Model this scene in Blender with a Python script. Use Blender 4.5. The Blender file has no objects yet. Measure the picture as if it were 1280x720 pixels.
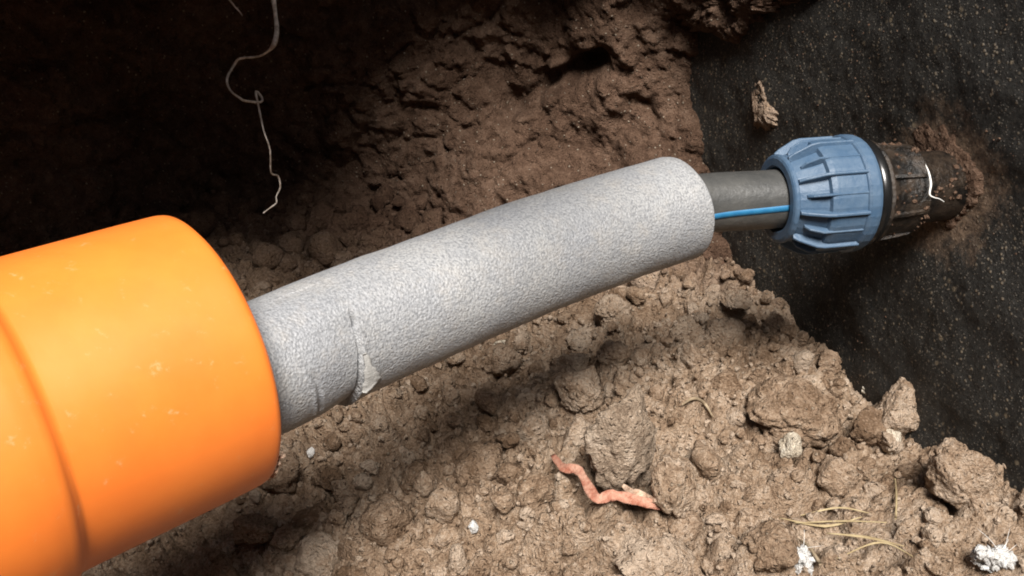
import bpy, math, random
import numpy as np
from mathutils import Vector, Matrix

# ------------------------------------------------------------------ camera, sky, sun, exposure
SC = bpy.context.scene
COL = SC.collection
PITCH = math.radians(28.0)
FPX = 1200.0
cam_data = bpy.data.cameras.new('camera')
cam = bpy.data.objects.new('camera', cam_data)
COL.objects.link(cam)
cam.location = (0, 0, 0)
cam.rotation_euler = (math.radians(90) - PITCH, 0, 0)
cam_data.sensor_width = 36.0
cam_data.lens = 36.0 * FPX / 1280.0
cam_data.clip_start = 0.01
cam_data.clip_end = 500
SC.camera = cam

SUN_TO = Vector((0.02, -0.57, 0.82)).normalized()      # direction towards the light
el = math.asin(SUN_TO.z)
az = math.atan2(SUN_TO.x, SUN_TO.y)
world = bpy.data.worlds.new('World')
SC.world = world
world.use_nodes = True
wn = world.node_tree
bg = wn.nodes['Background']
sky = wn.nodes.new('ShaderNodeTexSky')
sky.sky_type = 'NISHITA'
sky.sun_disc = False
sky.sun_elevation = el
sky.sun_rotation = az
sky.air_density = 1.0
sky.dust_density = 3.0
wn.links.new(sky.outputs[0], bg.inputs[0])
bg.inputs[1].default_value = 0.05

sun_d = bpy.data.lights.new('sun', 'SUN')
sun_d.energy = 5.0
sun_d.angle = math.radians(22)
sun_d.color = (1.0, 0.96, 0.91)
sun = bpy.data.objects.new('sun', sun_d)
sun.rotation_euler = (-SUN_TO).to_track_quat('-Z', 'Y').to_euler()
sun.location = SUN_TO * 5
COL.objects.link(sun)

SC.view_settings.view_transform = 'Standard'
SC.view_settings.look = 'None'
SC.view_settings.gamma = 1
SC.view_settings.use_curve_mapping = False
SC.view_settings.exposure = 0.7
SC.cycles.use_denoising = True
SC.cycles.max_bounces = 6
SC.cycles.diffuse_bounces = 3
SC.cycles.pixel_filter_type = 'BLACKMAN_HARRIS'
SC.cycles.filter_width = 1.9

rng = np.random.default_rng(7)
random.seed(11)
R = math.radians

# ------------------------------------------------------------------ helpers: numpy noise
def _hash(ix, iy, iz, seed):
    h = (ix.astype(np.int64) * 374761393 + iy.astype(np.int64) * 668265263 + iz.astype(np.int64) * 2147483647 + seed * 974634777)
    h &= 0xFFFFFFFF
    h = ((h ^ (h >> 13)) * 1274126177) & 0xFFFFFFFF
    h = ((h ^ (h >> 16)) * 2246822519) & 0xFFFFFFFF
    h ^= h >> 15
    return (h & 0xFFFFFF) / float(0xFFFFFF)

def vnoise(p, seed=0):
    """value noise in -1..1; p (...,3)"""
    f = np.floor(p).astype(np.int64)
    t = p - f
    t = t * t * t * (t * (t * 6 - 15) + 10)
    out = 0
    for dx in (0, 1):
        wx = t[..., 0] if dx else 1 - t[..., 0]
        for dy in (0, 1):
            wy = t[..., 1] if dy else 1 - t[..., 1]
            for dz in (0, 1):
                wz = t[..., 2] if dz else 1 - t[..., 2]
                out = out + wx * wy * wz * _hash(f[..., 0] + dx, f[..., 1] + dy, f[..., 2] + dz, seed)
    return out * 2 - 1

def fbm(p, octaves=4, seed=0, gain=0.5):
    a, s, out = 1.0, 1.0, 0
    for k in range(octaves):
        out = out + a * vnoise(p * s + 17.3 * k, seed + k)
        a *= gain
        s *= 2.03
    return out

def worley(p, seed=0):
    """F1, F2, a random number of the nearest cell and the offset from its centre"""
    f = np.floor(p).astype(np.int64)
    best = np.full(p.shape[:-1], 9.0)
    second = np.full(p.shape[:-1], 9.0)
    cid = np.zeros(p.shape[:-1])
    off = np.zeros(p.shape)
    for dx in (-1, 0, 1):
        for dy in (-1, 0, 1):
            for dz in (-1, 0, 1):
                cx, cy, cz = f[..., 0] + dx, f[..., 1] + dy, f[..., 2] + dz
                r = _hash(cx, cy, cz, seed + 4)
                ox = cx + _hash(cx, cy, cz, seed + 1) - p[..., 0]
                oy = cy + (r * 7.13) % 1.0 - p[..., 1]
                oz = cz + (r * 53.71) % 1.0 - p[..., 2]
                d = ox * ox + oy * oy + oz * oz
                near = d < best
                second = np.where(near, best, np.minimum(second, d))
                cid = np.where(near, r, cid)
                off[..., 0] = np.where(near, ox, off[..., 0])
                off[..., 1] = np.where(near, oy, off[..., 1])
                off[..., 2] = np.where(near, oz, off[..., 2])
                best = np.where(near, d, best)
    return np.sqrt(best), np.sqrt(second), cid, off

def lumps(p, cell, seed, tilt=0.75):
    """broken lumps: tilted facets of uneven height with sunken joints, about -0.4..1"""
    q = p / cell
    w = np.stack([fbm(q * 0.9 + o, 2, seed + 30 + i) for i, o in enumerate((0.0, 31.7, 77.1))], -1)
    q = q + 0.30 * w
    f1, f2, c, off = worley(q, seed)
    joint = np.clip((f2 - f1) / 0.22, 0, 1)
    joint = joint * (2 - joint)
    t = np.stack([(c * 91.7) % 1.0, (c * 37.3) % 1.0, (c * 173.9) % 1.0], -1) * 2 - 1
    return (0.35 + 0.60 * c + tilt * (t * off).sum(-1)) * joint * (1.0 - 0.25 * f1 * f1) - 0.18

def sstep(a, b, x):
    t = np.clip((x - a) / (b - a), 0, 1)
    return t * t * (3 - 2 * t)

# ------------------------------------------------------------------ helpers: meshes and objects
def mesh_from(name, verts, faces, smooth=True):
    """verts (n,3) array; faces (m,k) array of equal-sized polygons or a list of lists"""
    me = bpy.data.meshes.new(name)
    if isinstance(faces, np.ndarray):
        m, k = faces.shape
        me.vertices.add(len(verts))
        me.vertices.foreach_set('co', np.asarray(verts, dtype=np.float32).ravel())
        me.loops.add(m * k)
        me.loops.foreach_set('vertex_index', faces.astype(np.int32).ravel())
        me.polygons.add(m)
        me.polygons.foreach_set('loop_start', np.arange(0, m * k, k, dtype=np.int32))
        me.update(calc_edges=True)
    else:
        me.from_pydata([tuple(v) for v in verts], [], [tuple(f) for f in faces])
    me.validate()
    me.polygons.foreach_set('use_smooth', np.full(len(me.polygons), smooth, dtype=bool))
    me.update()
    return me

def grid_faces(nu, nv, wrap_v=False):
    i = np.arange(nu - 1)[:, None]
    j = np.arange(nv if wrap_v else nv - 1)[None, :]
    jn = (j + 1) % nv
    a = i * nv + j
    b = (i + 1) * nv + j
    c = (i + 1) * nv + jn
    d = i * nv + jn
    return np.stack([a + 0 * b, b, c + 0 * b, d + 0 * b], -1).reshape(-1, 4)

def link(name, me, mat, parent=None, loc=None):
    o = bpy.data.objects.new(name, me)
    COL.objects.link(o)
    if mat is not None and me is not None and len(me.materials) == 0:
        me.materials.append(mat)
    if parent is not None:
        o.parent = parent
    if loc is not None:
        o.location = loc
    return o

def tag(o, label=None, cat=None, group=None, kind=None):
    if label: o['label'] = label
    if cat: o['category'] = cat
    if group: o['group'] = group
    if kind: o['kind'] = kind
    return o

def empty(name, loc):
    o = bpy.data.objects.new(name, None)
    o.empty_display_size = 0.02
    o.location = loc
    COL.objects.link(o)
    return o

def normals_of_grid(P, wrap_v=False):
    du = np.gradient(P, axis=0)
    if wrap_v:
        dv = (np.roll(P, -1, 1) - np.roll(P, 1, 1)) * 0.5
    else:
        dv = np.gradient(P, axis=1)
    n = np.cross(du, dv)
    return n / (np.linalg.norm(n, axis=-1, keepdims=True) + 1e-12)

CS, SN = math.cos(PITCH), math.sin(PITCH)
def ray(u, v):
    x, y = (u - 640) / FPX, (360 - v) / FPX
    return np.array([x, y * SN + CS, y * CS - SN])
def at(u, v, d):                         # a world point seen at (u, v), d metres deep
    return ray(u, v) * d

def frames_along(C):
    """parallel transported frames of a polyline C (n,3): tangent, side, up"""
    T = np.gradient(C, axis=0)
    T /= np.linalg.norm(T, axis=1, keepdims=True)
    up = np.array([0, 0, 1.0])
    S = np.cross(T, up)
    S /= np.linalg.norm(S, axis=1, keepdims=True) + 1e-12
    U = np.cross(S, T)
    return T, S, U

def tube_points(C, rad, nseg):
    """rings around C; angle 0 = up, growing towards the side vector (camera side for pipes running right)"""
    T, S, U = frames_along(C)
    a = np.linspace(0, 2 * np.pi, nseg, endpoint=False)
    rad = np.broadcast_to(np.asarray(rad, float).reshape(-1, 1) if np.ndim(rad) == 1 else rad, (len(C), nseg))
    return C[:, None, :] + rad[..., None] * (np.cos(a)[None, :, None] * U[:, None, :] + np.sin(a)[None, :, None] * S[:, None, :])

def capped_tube(name, C, rad, nseg=8, smooth=True):
    P = tube_points(C, rad, nseg)
    n = len(C)
    V = np.concatenate([P.reshape(-1, 3), C[:1], C[-1:]])
    F = [list(f) for f in grid_faces(n, nseg, True)]
    for j in range(nseg):
        F.append([n * nseg, j, (j + 1) % nseg])
        F.append([n * nseg + 1, (n - 1) * nseg + (j + 1) % nseg, (n - 1) * nseg + j])
    return mesh_from(name, V, F, smooth)

def free_tube(name, pts, rads, nseg=7, sub=6):
    """tube along a smooth path through arbitrary points"""
    pts = np.asarray(pts, float)
    rads = np.asarray(rads, float)
    C, Rr = catmull(pts, sub, rads)
    T = np.gradient(C, axis=0)
    T /= np.linalg.norm(T, axis=1, keepdims=True) + 1e-12
    n0 = np.cross(T[0], [0.31, 0.52, 0.8]); n0 /= np.linalg.norm(n0)
    rings = []
    for k in range(len(C)):
        n0 = n0 - T[k] * np.dot(n0, T[k]); n0 /= np.linalg.norm(n0) + 1e-12
        b = np.cross(T[k], n0)
        a = np.linspace(0, 2 * np.pi, nseg, endpoint=False)
        rings.append(C[k] + Rr[k] * (np.cos(a)[:, None] * n0 + np.sin(a)[:, None] * b))
    P = np.array(rings)
    n = len(C)
    V = np.concatenate([P.reshape(-1, 3), C[:1], C[-1:]])
    F = [list(f) for f in grid_faces(n, nseg, True)]
    for j in range(nseg):
        F.append([n * nseg, (j + 1) % nseg, j])
        F.append([n * nseg + 1, (n - 1) * nseg + j, (n - 1) * nseg + (j + 1) % nseg])
    return mesh_from(name, V, F, True)

def catmull(pts, sub, rads=None):
    P = np.vstack([2 * pts[0] - pts[1], pts, 2 * pts[-1] - pts[-2]])
    out, ro = [], []
    for i in range(1, len(P) - 2):
        for t in np.linspace(0, 1, sub, endpoint=False):
            a, b, c, d = P[i - 1], P[i], P[i + 1], P[i + 2]
            out.append(0.5 * ((2 * b) + (c - a) * t + (2 * a - 5 * b + 4 * c - d) * t * t + (3 * b - 3 * c + d - a) * t ** 3))
            if rads is not None:
                ro.append(rads[i - 1] * (1 - t) + rads[i] * t)
    out.append(pts[-1])
    if rads is not None:
        ro.append(rads[-1])
        return np.array(out), np.array(ro)
    return np.array(out)

def lathe(name, prof, nseg, O, A, closed=True, smooth=True):
    """turn profile [(t, r)] about axis A from O"""
    A = Vector(A).normalized()
    S = A.cross(Vector((0, 0, 1))).normalized()
    U = S.cross(A)
    A, S, U, O = map(np.array, (A, S, U, O))
    prof = np.array(prof)
    a = np.linspace(0, 2 * np.pi, nseg, endpoint=False)
    P = O + prof[:, 0][:, None, None] * A + prof[:, 1][:, None, None] * (np.cos(a)[None, :, None] * U + np.sin(a)[None, :, None] * S)
    return mesh_from(name, P.reshape(-1, 3), grid_faces(len(prof), nseg, True), smooth)

# ------------------------------------------------------------------ materials
def new_mat(name):
    m = bpy.data.materials.new(name)
    m.use_nodes = True
    nt = m.node_tree
    b = nt.nodes['Principled BSDF']
    return m, nt, b

def nd(nt, typ, **kw):
    n = nt.nodes.new(typ)
    for k, v in kw.items():
        setattr(n, k, v)
    return n

def noise(nt, vec, scale, detail=6, rough=0.6):
    n = nd(nt, 'ShaderNodeTexNoise')
    n.inputs['Scale'].default_value = scale
    n.inputs['Detail'].default_value = detail
    n.inputs['Roughness'].default_value = rough
    nt.links.new(vec, n.inputs['Vector'])
    return n.outputs['Fac']

def ramp(nt, fac, stops):
    r = nd(nt, 'ShaderNodeValToRGB')
    e = r.color_ramp.elements
    while len(e) < len(stops):
        e.new(0.5)
    for k, (p, c) in enumerate(stops):
        e[k].position = p
        e[k].color = (c, c, c, 1) if np.isscalar(c) else (*c, 1)
    nt.links.new(fac, r.inputs[0])
    return r.outputs[0]

def mix(nt, fac, a, b, mode='MIX'):
    m = nd(nt, 'ShaderNodeMix', data_type='RGBA', blend_type=mode)
    for sock, val in ((m.inputs[0], fac), (m.inputs[6], a), (m.inputs[7], b)):
        if isinstance(val, (int, float)):
            sock.default_value = val
        elif isinstance(val, tuple):
            sock.default_value = (*val, 1)
        else:
            nt.links.new(val, sock)
    return m.outputs[2]

def math_n(nt, op, a, b=None):
    m = nd(nt, 'ShaderNodeMath', operation=op)
    for sock, val in ((m.inputs[0], a), (m.inputs[1], b)):
        if val is None: continue
        if isinstance(val, (int, float)): sock.default_value = val
        else: nt.links.new(val, sock)
    return m.outputs[0]

def bump(nt, height, dist, strength=1.0, normal=None):
    b = nd(nt, 'ShaderNodeBump')
    b.inputs['Distance'].default_value = dist
    b.inputs['Strength'].default_value = strength
    nt.links.new(height, b.inputs['Height'])
    if normal is not None:
        nt.links.new(normal, b.inputs['Normal'])
    return b.outputs[0]

def pos(nt):
    return nd(nt, 'ShaderNodeNewGeometry').outputs['Position']

def soil_material(name, dark, mid, pale, specks=0.5, vary=0.0, subsoil=False):
    m, nt, b = new_mat(name)
    p = pos(nt)
    big = noise(nt, p, 11, 3, 0.6)
    med = noise(nt, p, 95, 4, 0.7)
    fine = noise(nt, p, 620, 3, 0.7)
    s = math_n(nt, 'ADD', math_n(nt, 'MULTIPLY', big, 0.30), math_n(nt, 'ADD', math_n(nt, 'MULTIPLY', med, 0.38), math_n(nt, 'MULTIPLY', fine, 0.32)))
    if vary:
        oi = nd(nt, 'ShaderNodeObjectInfo').outputs['Random']
        s = math_n(nt, 'ADD', s, math_n(nt, 'MULTIPLY', math_n(nt, 'SUBTRACT', oi, 0.5), vary))
    col = ramp(nt, s, [(0.40, dark), (0.50, mid), (0.60, pale)])
    v = nd(nt, 'ShaderNodeTexVoronoi')
    v.inputs['Scale'].default_value = 240
    nt.links.new(p, v.inputs['Vector'])
    sp = ramp(nt, v.outputs['Distance'], [(0.14, 1.0), (0.30, 0.0)])
    sep = nd(nt, 'ShaderNodeSeparateColor'); nt.links.new(v.outputs['Color'], sep.inputs[0])
    gate = ramp(nt, sep.outputs[0], [(0.80, 0.0), (0.86, 1.0)])
    gate2 = ramp(nt, sep.outputs[1], [(0.80, 0.0), (0.86, 1.0)])
    col = mix(nt, math_n(nt, 'MULTIPLY', math_n(nt, 'MULTIPLY', sp, gate), specks), col, (0.56, 0.47, 0.36))
    col = mix(nt, math_n(nt, 'MULTIPLY', math_n(nt, 'MULTIPLY', sp, gate2), specks), col, (0.10, 0.062, 0.036))
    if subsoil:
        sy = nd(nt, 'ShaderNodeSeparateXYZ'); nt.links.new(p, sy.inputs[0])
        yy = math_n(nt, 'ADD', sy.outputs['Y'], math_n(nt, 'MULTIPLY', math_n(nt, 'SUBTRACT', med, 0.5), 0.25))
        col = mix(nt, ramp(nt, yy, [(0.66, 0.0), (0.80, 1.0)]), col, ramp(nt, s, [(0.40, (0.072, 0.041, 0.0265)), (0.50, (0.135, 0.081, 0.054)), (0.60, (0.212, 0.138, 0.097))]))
    nt.links.new(col, b.inputs['Base Color'])
    b.inputs['Roughness'].default_value = 0.95
    b.inputs['Specular IOR Level'].default_value = 0.12
    h = math_n(nt, 'ADD', noise(nt, p, 260, 4, 0.75), math_n(nt, 'MULTIPLY', math_n(nt, 'ADD', fine, sp), 0.35))
    nt.links.new(bump(nt, h, 0.0065, 1.0), b.inputs['Normal'])
    return m

M = {}
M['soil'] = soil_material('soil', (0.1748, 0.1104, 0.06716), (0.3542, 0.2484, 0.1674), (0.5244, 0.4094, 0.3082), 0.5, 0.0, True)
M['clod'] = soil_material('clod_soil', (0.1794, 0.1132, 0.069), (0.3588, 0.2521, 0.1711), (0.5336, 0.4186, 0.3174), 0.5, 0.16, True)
M['grey_clod'] = soil_material('grey_clod', (0.228, 0.1634, 0.114), (0.399, 0.304, 0.2232), (0.57, 0.4655, 0.3657), 0.4, 0.0)
M['pale_stone'] = soil_material('pale_stone', (0.50, 0.41, 0.30), (0.70, 0.61, 0.48), (0.80, 0.74, 0.63), 0.15, 0.0)
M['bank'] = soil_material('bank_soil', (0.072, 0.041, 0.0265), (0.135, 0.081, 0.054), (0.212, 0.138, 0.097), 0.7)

def wall_material():
    m, nt, b = new_mat('bitumen')
    p = pos(nt)
    base = ramp(nt, noise(nt, p, 300, 5, 0.7), [(0.35, (0.013, 0.0125, 0.0115)), (0.7, (0.040, 0.037, 0.032))])
    # mineral speckle, coarse and fine
    col = base
    dots = []
    for sc_, thr, colr, amt in ((300, 0.60, (0.18, 0.143, 0.10), 0.85), (560, 0.42, (0.125, 0.108, 0.086), 0.85), (170, 0.92, (0.19, 0.15, 0.10), 0.8)):
        v = nd(nt, 'ShaderNodeTexVoronoi'); v.inputs['Scale'].default_value = sc_
        nt.links.new(p, v.inputs['Vector'])
        sep = nd(nt, 'ShaderNodeSeparateColor'); nt.links.new(v.outputs['Color'], sep.inputs[0])
        dot = ramp(nt, v.outputs['Distance'], [(0.18, 1.0), (0.36, 0.0)])
        g0 = ramp(nt, math_n(nt, 'ADD', sep.outputs[0], math_n(nt, 'MULTIPLY', math_n(nt, 'SUBTRACT', noise(nt, p, 30, 3, 0.7), 0.5), 1.2)), [(thr, 0.0), (thr + 0.12, 1.0)])
        f_ = math_n(nt, 'MULTIPLY', math_n(nt, 'MULTIPLY', dot, g0), amt)
        col = mix(nt, f_, col, colr)
        dots.append(f_)
    dot = math_n(nt, 'ADD', dots[0], dots[1])
    # smeared earth: round the pipe entry and towards the right
    d = nd(nt, 'ShaderNodeVectorMath', operation='DISTANCE')
    nt.links.new(p, d.inputs[0]); d.inputs[1].default_value = tuple(WALL_ENTRY)
    near = ramp(nt, d.outputs['Value'], [(0.015, 0.78), (0.085, 0.0)])
    sx = nd(nt, 'ShaderNodeSeparateXYZ'); nt.links.new(p, sx.inputs[0])
    right = ramp(nt, sx.outputs['X'], [(0.24, 0.0), (0.42, 0.36)])
    up = ramp(nt, sx.outputs['Z'], [(-0.30, 0.0), (-0.18, 1.0)])
    area = math_n(nt, 'ADD', near, math_n(nt, 'MULTIPLY', right, up))
    n2 = noise(nt, p, 75, 7, 0.8)
    sm = ramp(nt, math_n(nt, 'ADD', n2, math_n(nt, 'SUBTRACT', area, 0.52)), [(0.36, 0.0), (0.60, 0.8)])
    col = mix(nt, sm, col, ramp(nt, noise(nt, p, 330, 4, 0.7), [(0.38, (0.07, 0.045, 0.03)), (0.62, (0.22, 0.15, 0.10))]))
    nt.links.new(col, b.inputs['Base Color'])
    b.inputs['Roughness'].default_value = 0.6
    b.inputs['Specular IOR Level'].default_value = 0.28
    h = math_n(nt, 'ADD', noise(nt, p, 380, 5, 0.75), math_n(nt, 'MULTIPLY', dot, 0.5))
    nt.links.new(bump(nt, h, 0.0016, 0.8), b.inputs['Normal'])
    return m

def simple(name, col, rough=0.5, spec=0.5, nscale=0, namp=0.0, bscale=0, bdist=0.0, col2=None, detail=5):
    m, nt, b = new_mat(name)
    p = pos(nt)
    if nscale:
        f = ramp(nt, noise(nt, p, nscale, detail, 0.65), [(0.5 - namp, col), (0.5 + namp, col2 or col)])
        nt.links.new(f, b.inputs['Base Color'])
    else:
        b.inputs['Base Color'].default_value = (*col, 1)
    b.inputs['Roughness'].default_value = rough
    b.inputs['Specular IOR Level'].default_value = spec
    if bscale:
        nt.links.new(bump(nt, noise(nt, p, bscale, 6, 0.65), bdist, 1.0), b.inputs['Normal'])
    return m

def orange_material():
    m, nt, b = new_mat('orange_plastic')
    p = pos(nt)
    col = ramp(nt, noise(nt, p, 28, 6, 0.6), [(0.35, (0.86, 0.20, 0.025)), (0.65, (0.90, 0.23, 0.03))])
    scuff = ramp(nt, noise(nt, p, 130, 8, 0.75), [(0.60, 0.0), (0.72, 0.5)])
    col = mix(nt, scuff, col, (0.80, 0.46, 0.25))
    nt.links.new(col, b.inputs['Base Color'])
    rg = ramp(nt, noise(nt, p, 45, 6, 0.7), [(0.3, 0.42), (0.7, 0.52)])
    nt.links.new(rg, b.inputs['Roughness'])
    b.inputs['Specular IOR Level'].default_value = 0.6
    b.inputs['Coat Weight'].default_value = 0.4
    b.inputs['Coat Roughness'].default_value = 0.42
    b.inputs['Coat IOR'].default_value = 1.5
    nt.links.new(bump(nt, noise(nt, p, 120, 5, 0.6), 0.00012, 0.6), b.inputs['Normal'])
    return m

def foam_material():
    m, nt, b = new_mat('grey_foam')
    p = pos(nt)
    big = ramp(nt, noise(nt, p, 22, 4, 0.6), [(0.35, (0.285, 0.292, 0.306)), (0.65, (0.345, 0.345, 0.342))])
    fine = noise(nt, p, 820, 2, 0.5)
    col = mix(nt, ramp(nt, fine, [(0.36, 0.75), (0.60, 0.0)]), big, (0.16, 0.165, 0.175))
    dust = ramp(nt, noise(nt, p, 60, 7, 0.8), [(0.50, 0.0), (0.74, 0.28)])
    col = mix(nt, dust, col, (0.46, 0.40, 0.32))
    nt.links.new(col, b.inputs['Base Color'])
    b.inputs['Roughness'].default_value = 0.5
    b.inputs['Specular IOR Level'].default_value = 0.5
    b.inputs['Sheen Weight'].default_value = 0.05
    v = nd(nt, 'ShaderNodeTexVoronoi', feature='SMOOTH_F1'); v.inputs['Scale'].default_value = 1000
    nt.links.new(p, v.inputs['Vector'])
    h = math_n(nt, 'ADD', math_n(nt, 'MULTIPLY', v.outputs['Distance'], -0.8), fine)
    nt.links.new(bump(nt, h, 0.0009, 0.6), b.inputs['Normal'])
    return m

# ------------------------------------------------------------------ the layout of the pipes
WALL_ENTRY = at(1180, 229, 0.574)
NUT_MOUTH = at(968, 249, 0.556)
SLEEVE_END = at(849, 259, 0.543)
SLEEVE_NEAR = at(325, 462, 0.42)
RIM = at(267, 437, 0.4165) - np.array([0.725, 0.688, -0.024]) * 0.0030
ORANGE_DIR = np.array([0.725, 0.688, -0.024]); ORANGE_DIR /= np.linalg.norm(ORANGE_DIR)
FIT_DIR = WALL_ENTRY - NUT_MOUTH; FIT_DIR[2] = 0; FIT_LEN = np.linalg.norm(FIT_DIR); FIT_DIR /= FIT_LEN
WALL_AZ = R(18)
WN = np.array([math.cos(WALL_AZ), math.sin(WALL_AZ), 0])      # points into the wall
WT = np.array([math.sin(WALL_AZ), -math.cos(WALL_AZ), 0])     # along the wall, towards the viewer
WALL_D = float(np.dot(WALL_ENTRY, WN))

M['bitumen'] = wall_material()
M['orange'] = orange_material()
M['foam'] = foam_material()
M['foam_torn'] = simple('torn_foam', (0.33, 0.325, 0.31), 0.9, 0.1, 300, 0.2, 900, 0.0005, (0.41, 0.40, 0.38))
M['pe'] = simple('black_polyethylene', (0.045, 0.046, 0.045), 0.42, 0.5, 60, 0.18, 300, 0.0004, (0.082, 0.080, 0.074), 7)
M['stripe'] = simple('blue_stripe', (0.01275, 0.119, 0.2635), 0.45, 0.5, 200, 0.25, 0, 0, (0.0255, 0.17, 0.323))
M['blue'] = simple('blue_plastic', (0.047, 0.092, 0.157), 0.48, 0.45, 110, 0.16, 350, 0.0004, (0.078, 0.125, 0.187), 7)
M['rubber'] = simple('black_rubber', (0.008, 0.008, 0.008), 0.25, 0.6)
M['body'] = simple('soiled_black_plastic', (0.00765, 0.0068, 0.00595), 0.36, 0.6, 120, 0.10, 220, 0.0022, (0.0442, 0.03145, 0.0221), 7)
M['root'] = simple('root_bark', (0.34, 0.27, 0.21), 0.8, 0.2, 160, 0.12, 0, 0, (0.72, 0.64, 0.56))
M['white_strand'] = simple('white_strand', (0.80, 0.78, 0.74), 0.6, 0.3)
M['fluff'] = simple('white_fluff', (0.56, 0.54, 0.51), 0.95, 0.1, 160, 0.2, 500, 0.003, (0.80, 0.79, 0.77), 6)
M['pink'] = simple('pink_plastic', (0.33, 0.12, 0.075), 0.75, 0.25, 190, 0.12, 500, 0.0016, (0.50, 0.28, 0.20), 6)
M['pink_pale'] = simple('pale_shaving', (0.44, 0.28, 0.19), 0.8, 0.2, 220, 0.15, 400, 0.002, (0.60, 0.45, 0.34), 6)
M['straw'] = simple('dry_straw', (0.26, 0.19, 0.10), 0.8, 0.2, 120, 0.2, 0, 0, (0.42, 0.34, 0.20))
M['twig'] = simple('twig_bark', (0.20, 0.145, 0.09), 0.85, 0.2, 200, 0.2, 0, 0, (0.36, 0.29, 0.20))

# ------------------------------------------------------------------ the pit floor
FLOOR_Z = -0.388
def floor_coarse(x, y):
    """the lie of the ground without its crumbs"""
    wd = WALL_D - (x * WN[0] + y * WN[1])                 # distance in front of the wall
    z = FLOOR_Z + 0.022 * vnoise(np.stack([x * 4.1, y * 4.1, 0 * x + 3.3], -1), 5)
    z = z + 0.020 * np.exp(-((x - 0.12) ** 2 + (y - 0.60) ** 2) / 0.010)          # rise under the sleeve end
    z = z - 0.075 * np.exp(-((x + 0.22) ** 2 + (y - 0.40) ** 2) / 0.022)          # hollow under the drain pipe, deepened to darken the shade there
    z = z + 0.02 * sstep(0.70, 0.90, y)
    z = z + 0.030 * sstep(0.10, 0.36, x) * sstep(0.55, 0.40, y)                   # heap front right
    z = z + 0.84 * sstep(0.04, -0.48, y) ** 1.4                             # unseen rear bank, raised to cut the sky light
    return z

def floor_detail(x, y, z):
    p = np.stack([x, y, z], -1)
    patch = 0.5 + 0.5 * np.clip(1.6 * vnoise(p * 7.0, 21), -1, 1)                 # crumbly here, packed there
    d = 0.020 * lumps(p, 0.050, 41) * (0.55 + 0.45 * patch)
    d = d + 0.0145 * lumps(p, 0.026, 42) * (0.5 + 0.7 * patch)
    d = d + 0.0050 * lumps(p, 0.0105, 43) * (1.15 - 0.35 * patch)
    d = d + 0.0014 * lumps(p, 0.0055, 45)
    d = d + 0.0020 * fbm(p / 0.009, 4, 44, 0.6)
    d = d * (1 - 0.25 * sstep(0.76, 0.86, y))
    return d

def spaced(lo, a, b, hi, fine, coarse):
    return np.concatenate([np.arange(lo, a, coarse), np.arange(a, b, fine), np.arange(b, hi, coarse)])
fx = spaced(-0.80, -0.36, 0.47, 0.62, 0.0016, 0.012)
fy = spaced(-1.30, 0.30, 0.84, 1.02, 0.0016, 0.012)
X, Y = np.meshgrid(fx, fy, indexing='ij')
ZC = floor_coarse(X, Y)
ZF = ZC + floor_detail(X, Y, ZC)
def floor_z(x, y):
    i = min(max(np.searchsorted(fx, x), 0), len(fx) - 1)
    j = min(max(np.searchsorted(fy, y), 0), len(fy) - 1)
    return float(ZF[i, j])
def on_floor(u, v):
    r = ray(u, v)
    t = 0.30
    while t < 1.3:
        p = r * t
        if p[2] <= floor_z(p[0], p[1]):
            return p
        t += 0.0015
    return r * 0.8
ground = link('ground', mesh_from('ground', np.stack([X, Y, ZF], -1).reshape(-1, 3), grid_faces(len(fx), len(fy))), M['soil'])
tag(ground, 'lumpy brown soil floor of the pit', kind='structure')

# ------------------------------------------------------------------ the earth bank with its overhang
plan = np.array([(0.36, 0.735), (0.22, 0.812), (0.08, 0.850), (-0.10, 0.895), (-0.30, 0.885), (-0.48, 0.76), (-0.60, 0.55),
                 (-0.66, 0.30), (-0.68, 0.0), (-0.68, -0.4), (-0.66, -1.25)])
path = catmull(plan, 40)
seg = np.concatenate([[0], np.cumsum(np.linalg.norm(np.diff(path, axis=0), axis=1))])
su = np.concatenate([np.arange(0, 0.95, 0.0022), np.arange(0.95, seg[-1], 0.012)])
bx = np.interp(su, seg, path[:, 0]); by = np.interp(su, seg, path[:, 1])
tx = np.gradient(bx, su); ty = np.gradient(by, su)
tl = np.hypot(tx, ty); nx, ny = -ty / tl, tx / tl          # towards the pit: left of a path that runs to the left is down/front
# (path runs from right to left: its left-hand normal points at the viewer)
# overhang reach, its unseen ledge shaped to shade the bank: little by the wall, wide over the left part, little again along the side
reach = np.interp(su, [0.0, 0.15, 0.26, 0.36, 0.46, 0.56, 0.66, 0.85, 1.15, 1.35, 1.5, 3.0], [0.02, 0.02, 0.05, 0.12, 0.22, 0.37, 0.56, 0.72, 0.56, 0.24, 0.06, 0.04])
kz = np.array([-0.47, -0.40, -0.33, -0.26, -0.20, -0.14, -0.08, -0.02, 0.03, 0.07, 0.11, 0.16, 0.24, 0.34])
ko = np.array([0.06, 0.035, 0.012, 0.0, 0.006, 0.022, 0.05])  # first seven: bank face, metres towards the pit
sv = np.linspace(0, 1, 330)
kv = np.linspace(0, 1, len(kz)) ** 1.0
kv = np.array([0, .09, .19, .30, .40, .50, .60, .70, .79, .84, .88, .92, .96, 1.0])
zz = np.interp(sv, kv, kz)
OFF = np.zeros((len(su), len(sv)))
for i in range(len(su)):
    r_ = reach[i]
    o = np.concatenate([ko, [0.05 + 0.45 * (r_ - 0.05) if r_ > 0.05 else r_, r_, r_ + 0.01, r_ - 0.01, r_ - 0.09, r_ - 0.30, r_ - 0.80]])
    OFF[i] = np.interp(sv, kv, o)
k_ = np.ones(15) / 15
OFF = np.apply_along_axis(lambda a: np.convolve(np.pad(a, 7, 'edge'), k_, 'valid'), 1, OFF)
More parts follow.
